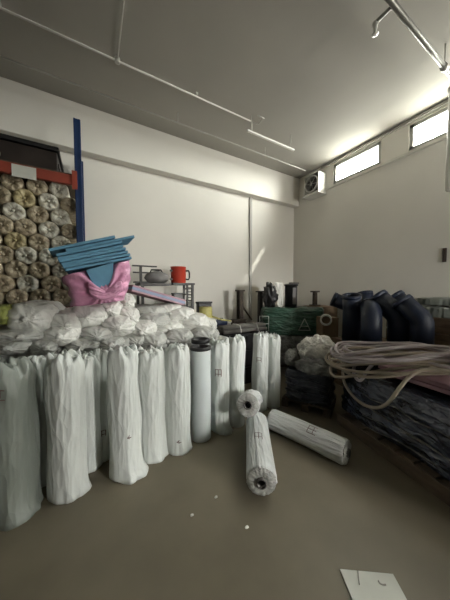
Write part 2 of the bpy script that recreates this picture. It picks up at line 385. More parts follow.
# ------------------------------------------------------------------ standing wrapped rolls
def bag_fn(r, h, seed, seam=0., flare=0., fdir=0., tuft=.03, wr=1.0):
    def fn(u, v):
        a = 2*PI*u
        if v < .82:
            w = v/.82; z = h*.985*w; f = 1
        else:
            w = (v-.82)/.18; f = 1-.93*w; z = h*.985 + h*.015*math.sin(w*PI)
        bw = 1+(.19+.20*nz(seed, z*2.6, math.cos(a)*.6))*abs(math.cos(a-seam))**9
        pl = wr*(.045*nz(math.cos(a)*2.3+seed, math.sin(a)*2.3, z*1.1) + 0.055*abs(nz(math.cos(a)*5+seed, math.sin(a)*5, z*.8+seed)) + .03*nz(math.cos(a)*1.2, seed+math.sin(a)*1.2, z*5))
        tp = max(0, (z/h-.88)/.12); rr = r*f*(bw+pl)*(1-.16*tp*tp)+r*.10*max(0, 1-abs(z/h-.91)/.05)*nz(math.cos(a)*3+seed, math.sin(a)*3, z*14)
        g_ = math.exp(-z/.05)
        rr += r*flare*g_*max(0, math.cos(a-fdir))**2*(1+.5*nz(a*3, seed, 0))
        topm = math.exp(-((z-h)/.07)**2)
        zz = z
        if v > .60:
            k = min(1, (v-.60)/.22)
            zz += k*(1.25*tuft*nz(math.cos(a)*1.7+seed*2, math.sin(a)*1.7, f*1.5+seed)*1.6 + tuft*.9*max(0, nz(math.cos(a)*3+seed, math.sin(a)*3+9, f))*f)
            rr *= 1+.10*k*nz(math.cos(a)*3+seed+5, math.sin(a)*3, z*9)
        if v <= 0.001: zz = 0
        return Vector((rr*math.cos(a), rr*math.sin(a), zz))
    return fn
def mark(fn, strokes, th0, vz0, sw, sh, h, wd, r, off=.003):
    """printed strokes on a bag surface; strokes in a unit square (x right, y up) seen from the camera side"""
    bm = bmesh.new()
    for (x0, y0, x1, y1) in strokes:
        n = 8; L_ = math.hypot((x1-x0)*sw, (y1-y0)*sh)
        nx, ny = -(y1-y0)*sh/L_*wd/2, (x1-x0)*sw/L_*wd/2
        prev = None
        for i in range(n+1):
            s = i/n; X = (x0+(x1-x0)*s-.5)*sw; Y = (y0+(y1-y0)*s-.5)*sh
            vs = []
            for sg in (-1, 1):
                a = th0 + (X+sg*nx)/r; zz = vz0+Y+sg*ny
                p = fn((a/(2*PI)) % 1, zz/(h*.985)*.82)
                q = Vector((p.x, p.y, 0)); q = q.normalized()*off
                vs.append(bm.verts.new(p+q))
            if prev: bm.faces.new((prev[0], prev[1], vs[1], vs[0]))
            prev = vs
    return bm
BOXMARK = [(0,0,0,1),(0,1,1,1),(1,1,1,0),(0,.35,1,.35),(.5,1,.5,0)]
GAMMA = [(0,1,1,1),(.6,1,.6,.2),(0,.0,1,.0)]
FMARK = [(0,0,0,1),(0,1,1,1),(0,.5,1,.5),(1,1,1,.1)]
DOTM = [(0,.5,.6,1),(.1,.4,1,.3),(.4,1,.5,0)]
# px, bottom py, top py, radius, mat, kind, flare, mark, label
stand = [
 (13,524,362,.128,'bagshade','bag',.5,(0,.80,GAMMA,.05,.05,-.32),'large shaded bagged roll at the left end of the row with a printed corner mark'),
 (44,487,359,.100,'bag','bag',.2,None,'narrow bagged roll standing in shadow behind the two leftmost bagged rolls'),
 (69,503,355,.112,'bag','bag',.25,None,'second tall bagged roll from the left, at the front, with a rounded crumpled top'),
 (89,474,356,.088,'bag','bag',.1,None,'bagged roll standing just behind the second bagged roll from the left'),
 (103,463,352,.085,'bag','bag',.0,(0,.25,BOXMARK,.055,.05,-.05),'bagged roll set back in a gap, with a printed box mark low on its side'),
 (125,482,350,.110,'bag','bag',.7,(0,.33,DOTM,.03,.03,.35),'bagged roll with a peaked bag top and a flared hem at its foot'),
 (152,464,350,.108,'bag','bag',.3,None,'smooth bagged roll just right of the one with the flared hem'),
 (178,456,346,.106,'bag','bag',.2,(0,.12,DOTM,.04,.03,.1),'bagged roll beside the bare roll, with a small dark mark near its foot'),
 (201,443,347,.098,'rollw','bare',.0,None,'unwrapped smooth pale roll standing with a black rim around its open top'),
 (220,434,342,.090,'bag','bag',.6,(0,.62,BOXMARK,.06,.07,-.2),'bagged roll just right of the bare roll, with a printed box mark near the top'),
 (236,428,339,.084,'bag','bag',.1,None,'slim bagged roll right of centre, beside a dark gap'),
 (260,412,334,.088,'bag','bag',.0,(0,.62,FMARK,.05,.06,-.2),'left one of the two bagged rolls standing close together near the lying rolls'),
 (273,409,336,.080,'bag','bag',.0,None,'right one of the two bagged rolls standing close together near the lying rolls'),
]
spos = []
for i, (px, pb, pt, r, mk, kind, fl, mr, lab) in enumerate(stand):
    p = at(px, pb, z=0); u = Vector((p.x, p.y, 0)).normalized(); c = p+u*r
    h = zat(px, pt, c); spos.append((c, r))
    t = thing('standing_roll', lab, 'roll', c, 0, 'wrapped rolls standing in a row on the floor')
    face = math.atan2(-u.y, -u.x)          # angle facing the camera
    if kind == 'bag':
        fn = bag_fn(r/1.1, h, i*3.7+2, face+PI/2+rnd.uniform(-.2,.2), fl, face+.9 if i != 0 else face+.4, .028+.012*rnd.random())
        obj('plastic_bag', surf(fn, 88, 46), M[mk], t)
        # folded bag mouth gathered on top
        def fold(u_, v_, s=i, r=r, h=h):
            a = 2*PI*u_; q = .9-.75*v_
            return Vector((r*q*.7*math.cos(a)*(1+.35*nz(math.cos(a)*2+s, math.sin(a)*2, v_*3)), r*q*.7*math.sin(a)*(1+.35*nz(math.cos(a)*2, s+math.sin(a)*2, v_*3)), h-.012+.028*v_+.035*v_*nz(math.cos(a)*2.6+s*2, math.sin(a)*2.6, v_*2)))
        obj('gathered_top', surf(fold, 30, 8, capa=False), M[mk], t)
        sa = face+PI/2
        for sg in ((-1, 1) if i in (2, 5, 6, 9) else (1,) if i % 2 else (-1,)):
            ca, sa_ = math.cos(sa), math.sin(sa); hh_ = .022+.03*rnd.random(); ww = r*(.30+.2*rnd.random()); lean = sg*.02
            def horn(u_, v_, sg=sg, ca=ca, sa_=sa_, hh_=hh_, ww=ww, s=i):
                a_ = 2*PI*u_; q = (1-v_)**.8
                ra = r*.62*sg; wx = ww*q*(1+.3*nz(math.cos(a_)*2+s, math.sin(a_)*2, v_*2)); wy = ww*.45*q
                X = ra+math.cos(a_)*wx+sg*.018*v_; Y = math.sin(a_)*wy+.012*nz(v_*4, s, sg)
                return Vector((X*ca-Y*sa_, X*sa_+Y*ca, h-.035+(hh_+.035)*v_))
            obj('bag_corner', surf(horn, 20, 8, capa=False), M[mk], t)
        if mr:
            _, zz, st, sw, sh, da = mr
            obj('printed_mark', mark(fn, st, face+da, zz, sw, sh, h, .006, r/1.1), M['ink'], t, smooth=False)['label'] = 'dark printed mark'
    else:
        obj('roll_body', L([(r-.001,0),(r,.004),(r,h-.004),(r-.001,h),(r-.022,h),(r-.022,h-.25),(.001,h-.25)], 48), M['rollw'], t)
        obj('black_rim', L([(r+.001,h-.02),(r+.003,h-.02),(r+.003,h+.006),(r-.02,h+.008),(r-.026,h-.0),(r-.026,h-.24),(.002,h-.24)], 48, caps=False), M['black'], t)
# a second dark-rimmed roll behind the bare one
c0, _ = spos[8]; c = c0 + Vector((c0.x, c0.y, 0)).normalized()*.215; h = zat(203, 339, c); r = .095
t = thing('standing_roll', 'dark-rimmed bare roll half hidden behind the unwrapped pale roll', 'roll', c, 0, 'wrapped rolls standing in a row on the floor')
obj('roll_body', L([(r-.001,0),(r,.004),(r,h-.004),(r-.022,h),(r-.022,h-.25),(.001,h-.25)], 48), M['rollw'], t)
obj('black_rim', L([(r+.001,h-.035),(r+.003,h-.035),(r+.003,h+.004),(r-.024,h+.004),(r-.024,h-.24),(.002,h-.24)], 48, caps=False), M['black'], t)
# ------------------------------------------------------------------ lying wrapped rolls
def lying(near, far, r, label, seed, marks, tail):
    near, far = Vector(near), Vector(far)
    d = far-near; Ln = d.length
    # local frame: +Y along the roll away from the near end
    yv = d.normalized(); xv = yv.cross(Vector((0,0,1))).normalized(); zv = xv.cross(yv)
    t = thing('lying_roll', label, 'roll', near, 0, 'wrapped rolls lying on the floor')
    t.matrix_world = Matrix.Translation(near) @ Matrix((xv, yv, zv)).transposed().to_4x4()
    def fn(u, v):
        a = 2*PI*u
        q = v*1.2-.1
        if q < 0: w = (v/.0834); rr = r*(.42+.58*min(1, w)); y = .012-.012*w
        elif q > 1: w = (q-1)/.1; rr = r*(1-.75*min(1, w)); y = Ln+.02*w
        else: rr = r; y = q*Ln
        pl = .03*nz(math.cos(a)*2.2+seed, math.sin(a)*2.2, y*1.2)+.10*abs(nz(math.cos(a)*4.5+seed, math.sin(a)*4.5, y*.9))
        pl += (.07*nz(math.cos(a)*4+seed, math.sin(a)*4, y*12))*(math.exp(-y/.04))
        rr *= 1+pl
        zz = rr*math.sin(a)
        return Vector((rr*math.cos(a), y, zz))
    obj('plastic_wrap', surf(fn, 64, 40, capa=False), M['foil'], t)
    # end: pleated plastic with a core hole
    def ef(u, v):
        a = 2*PI*u; w = v
        rr = r*(.28+.70*w)
        return Vector((rr*math.cos(a), -.006-.012*math.sin(w*PI)+.008*nz(math.cos(a)*7+seed, math.sin(a)*7, w), rr*math.sin(a)))
    obj('pleated_end', surf(ef, 72, 6, capa=False, capb=False), M['endgrey'], t)
    obj('core_tube', L([(.30*r,-.03),(.36*r,-.03),(.36*r,.12),(.30*r,.12)], 28, Matrix.Rotation(-PI/2, 4, 'X'), caps=False), M['tubes'], t)
    obj('core_hollow', L([(.02*r,0),(.31*r,0)], 28, Matrix.Translation((0,.06,0)) @ Matrix.Rotation(-PI/2, 4, 'X')), M['black'], t)
    if tail:
        def tf(u, v):
            a = -1.2+u*2.4+tail
            rr = r*(1.02+.14*v+.12*nz(u*6+seed, v*3, 0)*v)
            return Vector((rr*math.cos(a), Ln*.96-.02+.10*v+.05*nz(u*5, v*2, seed), max(rr*math.sin(a), -r*1.02)))
        obj('film_tail', surf(tf, 20, 5, wrap=False), M['foil'], t)
    if marks:
        st, ang, yy, sw, sh = marks; bm = bmesh.new()
        for (x0, y0, x1, y1) in st:
            nseg = 8; Lq = math.hypot((x1-x0)*sw, (y1-y0)*sh); wd = .005
            nx, ny = -(y1-y0)*sh/Lq*wd/2, (x1-x0)*sw/Lq*wd/2; prev = None
            for i in range(nseg+1):
                s = i/nseg; X = (x0+(x1-x0)*s-.5)*sw; Y = (y0+(y1-y0)*s-.5)*sh; vs = []
                for sg in (-1, 1):
                    a = ang-(X+sg*nx)/r; y = yy+Y+sg*ny
                    p = fn((a/(2*PI)) % 1, (y/Ln+.1)/1.2); q = Vector((p.x,0,p.z)).normalized()*.004
                    vs.append(bm.verts.new(p+q))
                if prev: bm.faces.new((prev[0], prev[1], vs[1], vs[0]))
                prev = vs
        obj('printed_mark', bm, M['ink'], t, smooth=False)['label'] = 'dark printed mark'
    return t
R2 = .104
n2 = at(261.5, 481, z=R2+.005); f2 = at(256.5, 417, z=R2+.005); dd = (f2-n2).normalized(); f2 = n2+dd*.74
lying(n2, f2, R2, 'white film-wrapped roll lying end-on towards the camera, another roll resting on its far end', 5.1, (BOXMARK, PI/2+.05, .34, .06, .08), 0)
n3 = at(346, 452, z=.10); f3 = at(272, 418.5, z=.10)
lying(n3, f3, .098, 'white film-wrapped roll lying on the floor to the right, its end towards the wrapped pallet', 9.7, (BOXMARK, PI/2+.45, .27, .07, .075), 0)
n1 = at(248, 405, y=1.72); 
v1 = Vector((n1.x, n1.y, 0)).normalized(); v1 = Vector((v1.x+.12, v1.y-.04, 0)).normalized()
ld = math.sqrt(.60**2)
f1 = n1+v1*.27; f1.z = n1.z-.10
lying(n1, f1, .104, 'short film-wrapped roll propped on the far end of the end-on lying roll', 2.2, None, 1.2)
# ------------------------------------------------------------------ pile of wrapped bundles
def bundle_mesh(w, h, Ln, seed, knot=True):
    def fn(u, v):
        a = 2*PI*u
        s = abs(v*2-1)                                   # 1 at the ends, 0 in the middle
        prof = (1-s**5.0)**.42 if s < 1 else 0
        prof = max(prof, .05)
        g_ = s**6
        pl = .10*nz(math.cos(a)*1.5+seed, math.sin(a)*1.5, v*3) + .09*g_*math.sin(a*9+nz(seed, a, v)*3) + .12*abs(nz(math.cos(a)*3+seed, math.sin(a)*3, v*5))*(.4+.6*s) + .05*nz(math.cos(a)*4, math.sin(a)*4+seed, v*14) + .08*(1-abs(nz(math.cos(a)*2.5+seed, math.sin(a)*2.5, v*9))*2.2)*(.5+.5*s)
        e = 2.6; c, q = math.cos(a), math.sin(a); k = (abs(c)**e+abs(q)**e)**(-1/e)
        r = prof*(1+pl)*k
        y = Ln*(v-.0) 
        if s > .985: y += (-.03 if v < .5 else .03)*(s-.985)/.015
        x = r*c*w/2; z = r*q*h/2
        return Vector((x, y+.02*nz(x*9+seed, z*9, 0), z-.02*w*0))
    # v spaced more densely at the ends
    def fn2(u, v): return fn(u, .5-.5*math.cos(PI*v))
    return surf(fn2, 72, 44)
# px, py of the near end's middle, width px, height px, y of the near end, yaw, material, label
pile = [
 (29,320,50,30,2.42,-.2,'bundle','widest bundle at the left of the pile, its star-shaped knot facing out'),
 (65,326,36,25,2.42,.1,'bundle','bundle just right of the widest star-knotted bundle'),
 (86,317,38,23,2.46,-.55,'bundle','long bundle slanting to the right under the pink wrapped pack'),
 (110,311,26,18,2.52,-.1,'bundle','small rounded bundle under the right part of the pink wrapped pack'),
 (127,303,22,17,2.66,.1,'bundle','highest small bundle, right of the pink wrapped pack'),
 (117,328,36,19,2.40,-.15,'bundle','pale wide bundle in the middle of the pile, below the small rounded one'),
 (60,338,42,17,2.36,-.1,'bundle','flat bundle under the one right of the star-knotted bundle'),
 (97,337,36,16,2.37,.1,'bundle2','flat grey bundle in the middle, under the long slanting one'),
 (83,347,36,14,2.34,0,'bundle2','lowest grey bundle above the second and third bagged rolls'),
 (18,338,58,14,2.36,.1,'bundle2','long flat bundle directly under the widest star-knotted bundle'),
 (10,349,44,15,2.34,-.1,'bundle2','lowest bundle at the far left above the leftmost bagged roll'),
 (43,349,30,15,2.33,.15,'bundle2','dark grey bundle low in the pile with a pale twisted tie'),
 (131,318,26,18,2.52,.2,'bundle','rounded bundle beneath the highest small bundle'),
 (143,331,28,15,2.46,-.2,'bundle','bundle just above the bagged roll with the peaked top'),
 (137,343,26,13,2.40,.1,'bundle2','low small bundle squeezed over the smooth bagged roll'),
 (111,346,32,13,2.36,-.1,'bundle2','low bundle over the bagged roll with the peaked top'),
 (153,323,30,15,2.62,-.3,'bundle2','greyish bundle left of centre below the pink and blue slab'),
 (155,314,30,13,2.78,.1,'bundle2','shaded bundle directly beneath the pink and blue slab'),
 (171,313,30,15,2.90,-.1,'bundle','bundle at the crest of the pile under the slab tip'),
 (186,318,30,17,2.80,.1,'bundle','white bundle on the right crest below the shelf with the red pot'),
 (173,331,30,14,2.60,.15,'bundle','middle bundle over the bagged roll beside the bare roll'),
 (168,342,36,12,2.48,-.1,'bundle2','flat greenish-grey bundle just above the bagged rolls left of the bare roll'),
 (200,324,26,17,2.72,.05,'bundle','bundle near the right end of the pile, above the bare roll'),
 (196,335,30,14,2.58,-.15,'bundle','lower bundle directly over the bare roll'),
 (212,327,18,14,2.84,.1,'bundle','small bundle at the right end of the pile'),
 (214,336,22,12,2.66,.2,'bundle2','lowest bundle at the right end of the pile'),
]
GP = 'white plastic-wrapped bundles heaped behind the standing rolls'
for i, (px, py, wp, hp, y, yaw, mk, lab) in enumerate(pile):
    c = at(px, py, y=y)
    w = abs(at(px+wp/2, py, y=y).x-at(px-wp/2, py, y=y).x)*1.04; h = abs(at(px, py-hp/2, y=y).z-at(px, py+hp/2, y=y).z)*1.14
    Ln = min(.72, 3.02-y) if c.x < .1 else .75
    if c.x < .1: yaw *= .35
    o = obj('wrapped_bundle', bundle_mesh(w, h, Ln, i*5.3+.7), M[mk]); o.location = c; o.rotation_euler = (0,0,yaw)
    tag(o, 'white plastic ' + lab if lab[0] != '' else lab, 'bundle', GP)
    a = obj('tied_end', blob(.05,.05,.04, i*2.7, .45, 2.5, 16, 10), M[mk], o); a.location = (rnd.uniform(-.02,.02),-.02,rnd.uniform(-.015,.015))
# lower courses that carry the heap
base = obj('wrapped_bundle', bundle_mesh(.33,.21,.62, 77.7), M['bundle2'])
first = True
for lay in range(5):
    for k in range(8):
        x = -.72+.315*k+(.05 if lay % 2 else 0)
        loc = (x, 2.39+rnd.uniform(-.01,.02), .10+.196*lay)
        if k > 6 and lay > 3: continue
        o = base if first else base.copy()
        if not first: C.objects.link(o)
        first = False
        o.location = loc
        tag(o, 'grey-white plastic bundle in the lower courses of the heap behind the standing rolls', 'bundle', 'bundles in the hidden lower courses of the heap')
# lime bag at the far left
c = at(4, 316, y=2.5)
tag(obj('lime_bag', blob(.15,.3,.17, 3.3, .2), M['lime']), 'yellow-green bag on the pile at the far left edge', 'bag').location = c+Vector((-.01,.1,.0))
# ------------------------------------------------------------------ pink-wrapped pack with loose blue foam sheets
pc = at(100, 284, y=2.62)
PKX, PKY, PKZ = .062, 2.50, 1.33
t = thing('wrapped_pack', 'foam pack wrapped in shiny pink film on top of the white bundles', 'pack', (PKX, PKY, PKZ), 0, rot=(0,-.11,.04))
PW, PD, PH = .56, .42, .27
KX, KZ = .04, .09                               # where the film is twisted together
def pk(u, v):
    a = 2*PI*u; c, s = math.cos(a), math.sin(a); e = 4; k = (abs(c)**e+abs(s)**e)**(-1/e)
    if v < .15: f = .2+.8*v/.15; z = .0
    elif v > .85: f = 1-.75*(v-.85)/.15; z = PH
    else: f = 1; z = PH*(v-.15)/.7
    q = min(1, z/PH)
    x = c*k*PW/2*f*(.74+.28*q**.7)+.045*math.sin(q*PI*.75)-.015; y = s*k*PD/2*f
    top = PH+.045+.20*x        # the film rides up at the right
    z = z/PH*top
    ang = math.atan2(z-KZ, x-KX); rad = math.hypot(z-KZ, x-KX)
    if s < -.2 and .12 < v < .97:
        pl = math.sin(ang*14+2.5*nz(x*6, z*6, 0))
        y -= .024*pl*min(1, rad/.06)*max(.3, 1-rad/.5)*(1 if v < .9 else .4)+.012*nz(x*8, z*8, 3)
        y -= .030*math.exp(-((rad-.05)/.06)**2)
        g_ = abs(ang-PI/2-.12)/.62
        if g_ < 1 and rad > .04: y += .075*min(1, (rad-.04)/.05)*(1-g_**4)
    x += .012*math.sin(z*60+x*9)*abs(c)**4
    return Vector((x*(1+.05*nz(x*4, z*7, 5)), y, z + .008*nz(x*8, y*8, 1)))
obj('pink_film', surf(pk, 150, 44), M['pink'], t)
def lobe(sgn, ln, wd, dz, seed):
    """one gathered lobe of the film twist"""
    def fn(u, v):
        a = 2*PI*u; w = .012+wd*math.sin(v*PI*.62)**1.1
        p = Vector((KX+sgn*ln*v, -PD/2-.028-.012*math.sin(v*PI), KZ+dz*v))
        pl = 1+.16*math.sin(a*6+seed)+.3*nz(math.cos(a)*2+seed, math.sin(a)*2, v*3)
        return p+Vector((0, math.cos(a)*w*.55*pl, math.sin(a)*w*pl))
    return surf(fn, 48, 18)
obj('film_twist', lobe(-1, .12, .030, .06, 1.2), M['pink'], t)
obj('film_twist', lobe(1, .14, .034, .045, 4.7), M['pink'], t)
def sling(u, v):                                  # band of film gathered below the knot
    a = 2*PI*u; q = PI*(1.02+.96*v); w = .020+.012*math.sin(v*PI)
    pl = 1+.18*math.sin(a*5+3)+.3*nz(math.cos(a)*2, math.sin(a)*2+3, v*4)
    return Vector((KX+.125*math.cos(q), -PD/2-.022-.02*math.sin(v*PI)+math.cos(a)*w*.6*pl, KZ+.055+.085*math.sin(q)+math.sin(a)*w*pl))
obj('film_twist', surf(sling, 40, 24), M['pink'], t)
bm = bmesh.new(); pr = [(KX-.03,KZ+.0),(KX+.05,KZ+.02),(KX+.075,KZ+.08),(KX+.10,PH+.085),(KX-.12,PH+.03),(KX-.085,KZ+.09)]
fa = [bm.verts.new((x, -PD/2+.006, z)) for x, z in pr]; fb = [bm.verts.new((x, -PD/2+.07, z)) for x, z in pr]
bm.faces.new(fa); bm.faces.new(fb)
for i in range(6): bm.faces.new((fa[i], fa[(i+1) % 6], fb[(i+1) % 6], fb[i]))
obj('blue_core', bm, M['foam'], t, smooth=False, bevel=.004)['label'] = 'blue foam showing through the gap in the film'
GS = 'loose blue foam sheets fanned on the pink pack'
labs = ['lowest light blue foam sheet resting on the pink-wrapped pack','light blue foam sheet directly above the lowest in the fan','light blue foam sheet third up in the fan above the pink pack','light blue foam sheet fourth up, in the middle of the fan','light blue foam sheet fifth up in the fan, above the middle one','light blue foam sheet third from the top of the fan','long light blue foam sheet second from the top, its tip sticking out to the right','topmost light blue foam sheet of the fan, shifted to the left']
SO = at(64, 271.5, y=2.285)                          # lower left front corner of the fan
ends = [(.015,.545),(.005,.54),(.0,.53),(-.006,.52),(-.008,.51),(-.005,.505),(.07,.635),(-.035,.47)]
z_ = 0
for i, (xa, xb) in enumerate(ends):
    th = .0235
    o = obj('foam_sheet', B((0,0,0), (xb-xa,.38,th-.0012)), M['foam'], smooth=False, bevel=.0015)
    o.matrix_world = Matrix.Translation(SO) @ Matrix.Rotation(-(.265+.010*i), 4, 'Y') @ Matrix.Rotation(.04+.015*math.sin(i*2.1), 4, 'Z') @ Matrix.Translation(((xa+xb)/2, .19+(.012,-.008,.014,-.004,.01,-.010,.006,-.014)[i], z_+th/2))
    z_ += th+.0012*(i < 7)
    tag(o, labs[i], 'foam sheet', GS)
# pink and blue slab
a = at(134, 289, y=2.86); b = at(184, 303, y=3.02)
d = (b-a); ln = d.length
t = thing('foam_slab', 'pink and blue layered slab sloping down on the pile, below the dark shelf', 'slab', (a+b)/2)
xv = d.normalized(); zv = Vector((0,0,1)); zv = (zv-xv*zv.dot(xv)).normalized(); yv = zv.cross(xv)
t.matrix_world = Matrix.Translation((a+b)/2) @ Matrix((xv, yv, zv)).transposed().to_4x4()
for z, th, mk, nm in ((-.02,.022,'pinkb','lower_layer'), (.008,.034,'slabblue','middle_layer'), (.036,.022,'pinkb','top_layer')):
    obj(nm, B((0,.17,z), (ln+.04,.34,th)), M[mk], t, smooth=False, bevel=.002)
# ------------------------------------------------------------------ dark shelf unit by the back wall
t = thing('metal_shelf', 'dark metal shelf stand against the back wall holding a red pot', 'shelf', (1.03,3.72,0))
SH = 1.555
for x in (-.39, .39):
    for y in (-.2, .2): obj('leg', B((x,y,SH/2), (.035,.035,SH)), M['lattice'], t, smooth=False)
obj('top_shelf', B((-.20,0,SH-.018), (.46,.46,.036)), M['lattice'], t, smooth=False)
obj('raised_shelf', B((.24,0,SH-.008), (.36,.46,.03)), M['lattice'], t, smooth=False)
obj('lower_shelf', B((0,0,1.17), (.80,.44,.025)), M['lattice'], t, smooth=False)
for z in (1.27,1.37,1.47): obj('rung', B((.39,-.0,z), (.02,.37,.018)), M['lattice'], t, smooth=False)
obj('front_post', B((.30,-.2,1.36), (.025,.025,.36)), M['lattice'], t, smooth=False)
for z in (1.24,1.33,1.42,1.49): obj('lattice_bar', B((.345,-.2,z), (.08,.014,.014)), M['lattice'], t, smooth=False)
TOPZ = SH+.007
p = at(178.5, 283, y=3.68)
t = thing('pot', 'red enamel pot with a black handle on the dark shelf', 'pot', (p.x,3.68,TOPZ))
obj('body', L([(.118,0),(.122,.006),(.122,.25),(.128,.256),(.128,.266),(.118,.266),(.116,.01),(.001,.01)], 36), M['pot'], t)
hd = Vector((math.cos(-.5), math.sin(-.5), 0))
obj('handle', T([hd*.12+Vector((0,0,.20)), hd*.165+Vector((0,0,.205)), hd*.18+Vector((0,0,.17)), hd*.18+Vector((0,0,.09)), hd*.165+Vector((0,0,.06)), hd*.12+Vector((0,0,.065))], .013, 8), M['black'], t)
for z in (.06,.20): obj('latch', B((-.125,-.03,z), (.05,.03,.03)), M['brn'], t, smooth=False)
p = at(158, 284, y=3.6)
t = thing('tool_case', 'grey rounded tool case lying left of the red pot on the dark shelf', 'case', (p.x-.01,3.62,SH))
obj('body', blob(.36,.22,.20, 5.5, .10, 2), M['greyb'], t).location = (0,0,.085)
obj('carry_handle', T([(-.1,-.02,.16), (-.09,-.02,.20), (.06,-.02,.205), (.08,-.02,.16)], .012, 8), M['black'], t)
p = at(139, 283, y=3.66)
t = thing('tool_stand', 'dark post with horizontal bars standing at the left end of the dark shelf', 'stand', (p.x+.03,3.68,SH))
obj('post', B((0,0,.13), (.035,.035,.26)), M['lattice'], t, smooth=False)
obj('bar', B((.06,0,.26), (.36,.05,.018)), M['lattice'], t, smooth=False); obj('bar', B((.04,0,.16), (.30,.05,.02)), M['lattice'], t, smooth=False)
obj('foot', B((0,0,.012), (.2,.12,.024)), M['lattice'], t, smooth=False)
t = thing('black_box', 'small black box on the lower tier of the dark shelf', 'box', (1.20,3.64,1.183))
obj('body', B((0,0,.1), (.14,.16,.2)), M['blackp'], t, smooth=False, bevel=.006); obj('lid', B((0,0,.21), (.15,.17,.02)), M['black'], t, smooth=False)
# ------------------------------------------------------------------ clutter along the back wall
# black crates that carry it
def crate(loc, sx, sy, sz, lab, rz=0):
    t = thing('crate', lab, 'crate', loc, rz, 'black plastic crates in the middle of the back wall')
    bm = bmesh.new(); w = .018
    box(bm, (0,0,.01), (sx,sy,.02))
    for s in (-1, 1): box(bm, (s*(sx/2-w/2),0,sz/2), (w,sy,sz)); box(bm, (0,s*(sy/2-w/2),sz/2), (sx,w,sz))
    obj('body', bm, M['blackp'], t, smooth=False)
    for s in (-1, 1):
        bm = bmesh.new(); box(bm, (0,s*(sy/2),sz-.02), (sx+.03,.022,.035)); obj('rim', bm, M['black'], t, smooth=False)
    for k in range(5): obj('rib', B((-sx*.4+k*sx*.2,-sy/2-.006,sz*.45), (.02,.014,sz*.8)), M['black'], t, smooth=False)
    return t
cx = 1.98
for k, (lab) in enumerate(('bottom black crate of the stack seen through the gap between the bagged rolls','middle black crate of the stack seen through the gap between the bagged rolls','top black crate of the stack, under the grey tubes')):
    crate((2.05,3.12,.0+.262*k), .86,.5,.258, lab)
crate((2.0,3.74,0), .8,.5,.40, 'low black crate against the back wall under the steel posts'); crate((2.0,3.74,.404), .8,.5,.40, 'upper black crate against the back wall under the steel posts')
# tubes with straps
t = thing('tube_bundle', 'bundle of grey tubes tied with pale straps lying on the black crates', 'tubes', (2.07,3.02,.788))
k = 0
for j, (n, z) in enumerate(((4,.032),(3,.088))):
    for i in range(n):
        y = (i-(n-1)/2)*.064
        obj('tube', L([(.018,-.40),(.030,-.40),(.030,.40),(.018,.40)], 18, Matrix.Translation((0,y,z)) @ Matrix.Rotation(PI/2, 4, 'Y')), M['tubes'], t)
for x in (-.12,.20):
    obj('strap', T([(x,-.135,.01),(x,-.137,.05),(x,-.10,.115),(x,0,.124),(x,.10,.115),(x,.137,.05),(x,.135,.01)], .009, 6), M['strap'], t)['label'] = 'pale tie strap'
BZ = .804
p = at(229, 326, y=3.58)
t = thing('tool_case', 'navy blue long case behind the grey tubes', 'case', (1.98,3.60,BZ))
obj('body', B((0,0,.06), (.36,.18,.11)), M['navycase'], t, bevel=.03, smooth=True); obj('pale_patch', B((.13,-.086,.06), (.07,.014,.06)), M['strap'], t, smooth=False)
obj('carry_handle', T([(-.06,0,.11),(-.05,0,.14),(.05,0,.14),(.06,0,.11)], .008, 8), M['black'], t)
def post(px, pyb, pyt, y, lab, mk, base_z, brace=False, r=.05):
    p = at(px, pyb, y=y); zt = zat(px, pyt, p)
    t = thing('steel_post', lab, 'post', (p.x, y, base_z)); hh = zt-base_z
    bm = bmesh.new(); w = r*.9
    box(bm, (0,0,hh/2), (.018,w*2,hh)); box(bm, (0,-w,hh/2), (2*w,.016,hh)); box(bm, (0,w,hh/2), (2*w,.016,hh))
    obj('column', bm, M[mk], t, smooth=False)
    obj('top_flange', B((0,0,hh-.012), (r*2.9,r*2.6,.03)), M[mk], t, smooth=False); obj('base_flange', B((0,0,.012), (r*4,r*3.4,.024)), M[mk], t, smooth=False)
    if brace: obj('diagonal_brace', T([(.03,-.03,hh*.52),(.26,-.03,.05)], .018, 8), M[mk], t)
    return t
post(240,318,290,3.74,'rusty steel post with top flange and diagonal brace before the back wall','rust',BZ,True)
# plain steel beams lying on the wall crates
t = thing('steel_beam', 'brown steel beam lying behind the grey tubes at the foot of the braced post', 'beam', (2.30,3.58,BZ)); 
bm = bmesh.new(); box(bm, (.07,0,.05), (.30,.02,.1)); box(bm, (.07,0,.008), (.30,.1,.016)); box(bm, (.07,0,.092), (.30,.1,.016)); obj('section', bm, M['rust'], t, smooth=False)
# yellow roll and dark box
p = at(208, 318, y=3.4)
crate((1.52,3.52,0), .42,.36,.42, 'small lower black crate under the yellow-green roll'); crate((1.52,3.52,.424), .42,.36,.42, 'small upper black crate under the yellow-green roll')
ZY = .846
t = thing('black_box', 'dark box behind the yellow-green roll', 'box', (1.66,3.60,ZY)); obj('body', B((0,0,.2), (.24,.12,.36)), M['blackp'], t, smooth=False, bevel=.01); obj('lid', B((0,0,.39), (.26,.14,.03)), M['black'], t, smooth=False, bevel=.005)
t = thing('tape_roll', 'yellow-green roll standing before a dark box at the right end of the pile', 'roll', (1.60,3.40,ZY))
obj('body', L([(.10,0),(.105,.01),(.105,.31),(.098,.33),(.04,.33),(.038,.2),(.001,.2)], 28), M['yel'], t); obj('core', L([(.03,.24),(.045,.24),(.045,.338),(.03,.338)], 20, caps=False), M['card'], t)
a = at(214, 317, y=3.3); b = at(224, 321, y=3.3)
tag(obj('wooden_stick', T([(1.66,3.35,1.03),(1.86,3.32,.955),(2.02,3.30,.93)], .014, 8), M['yel']), 'thin yellow stick between the yellow-green roll and the navy case', 'stick')
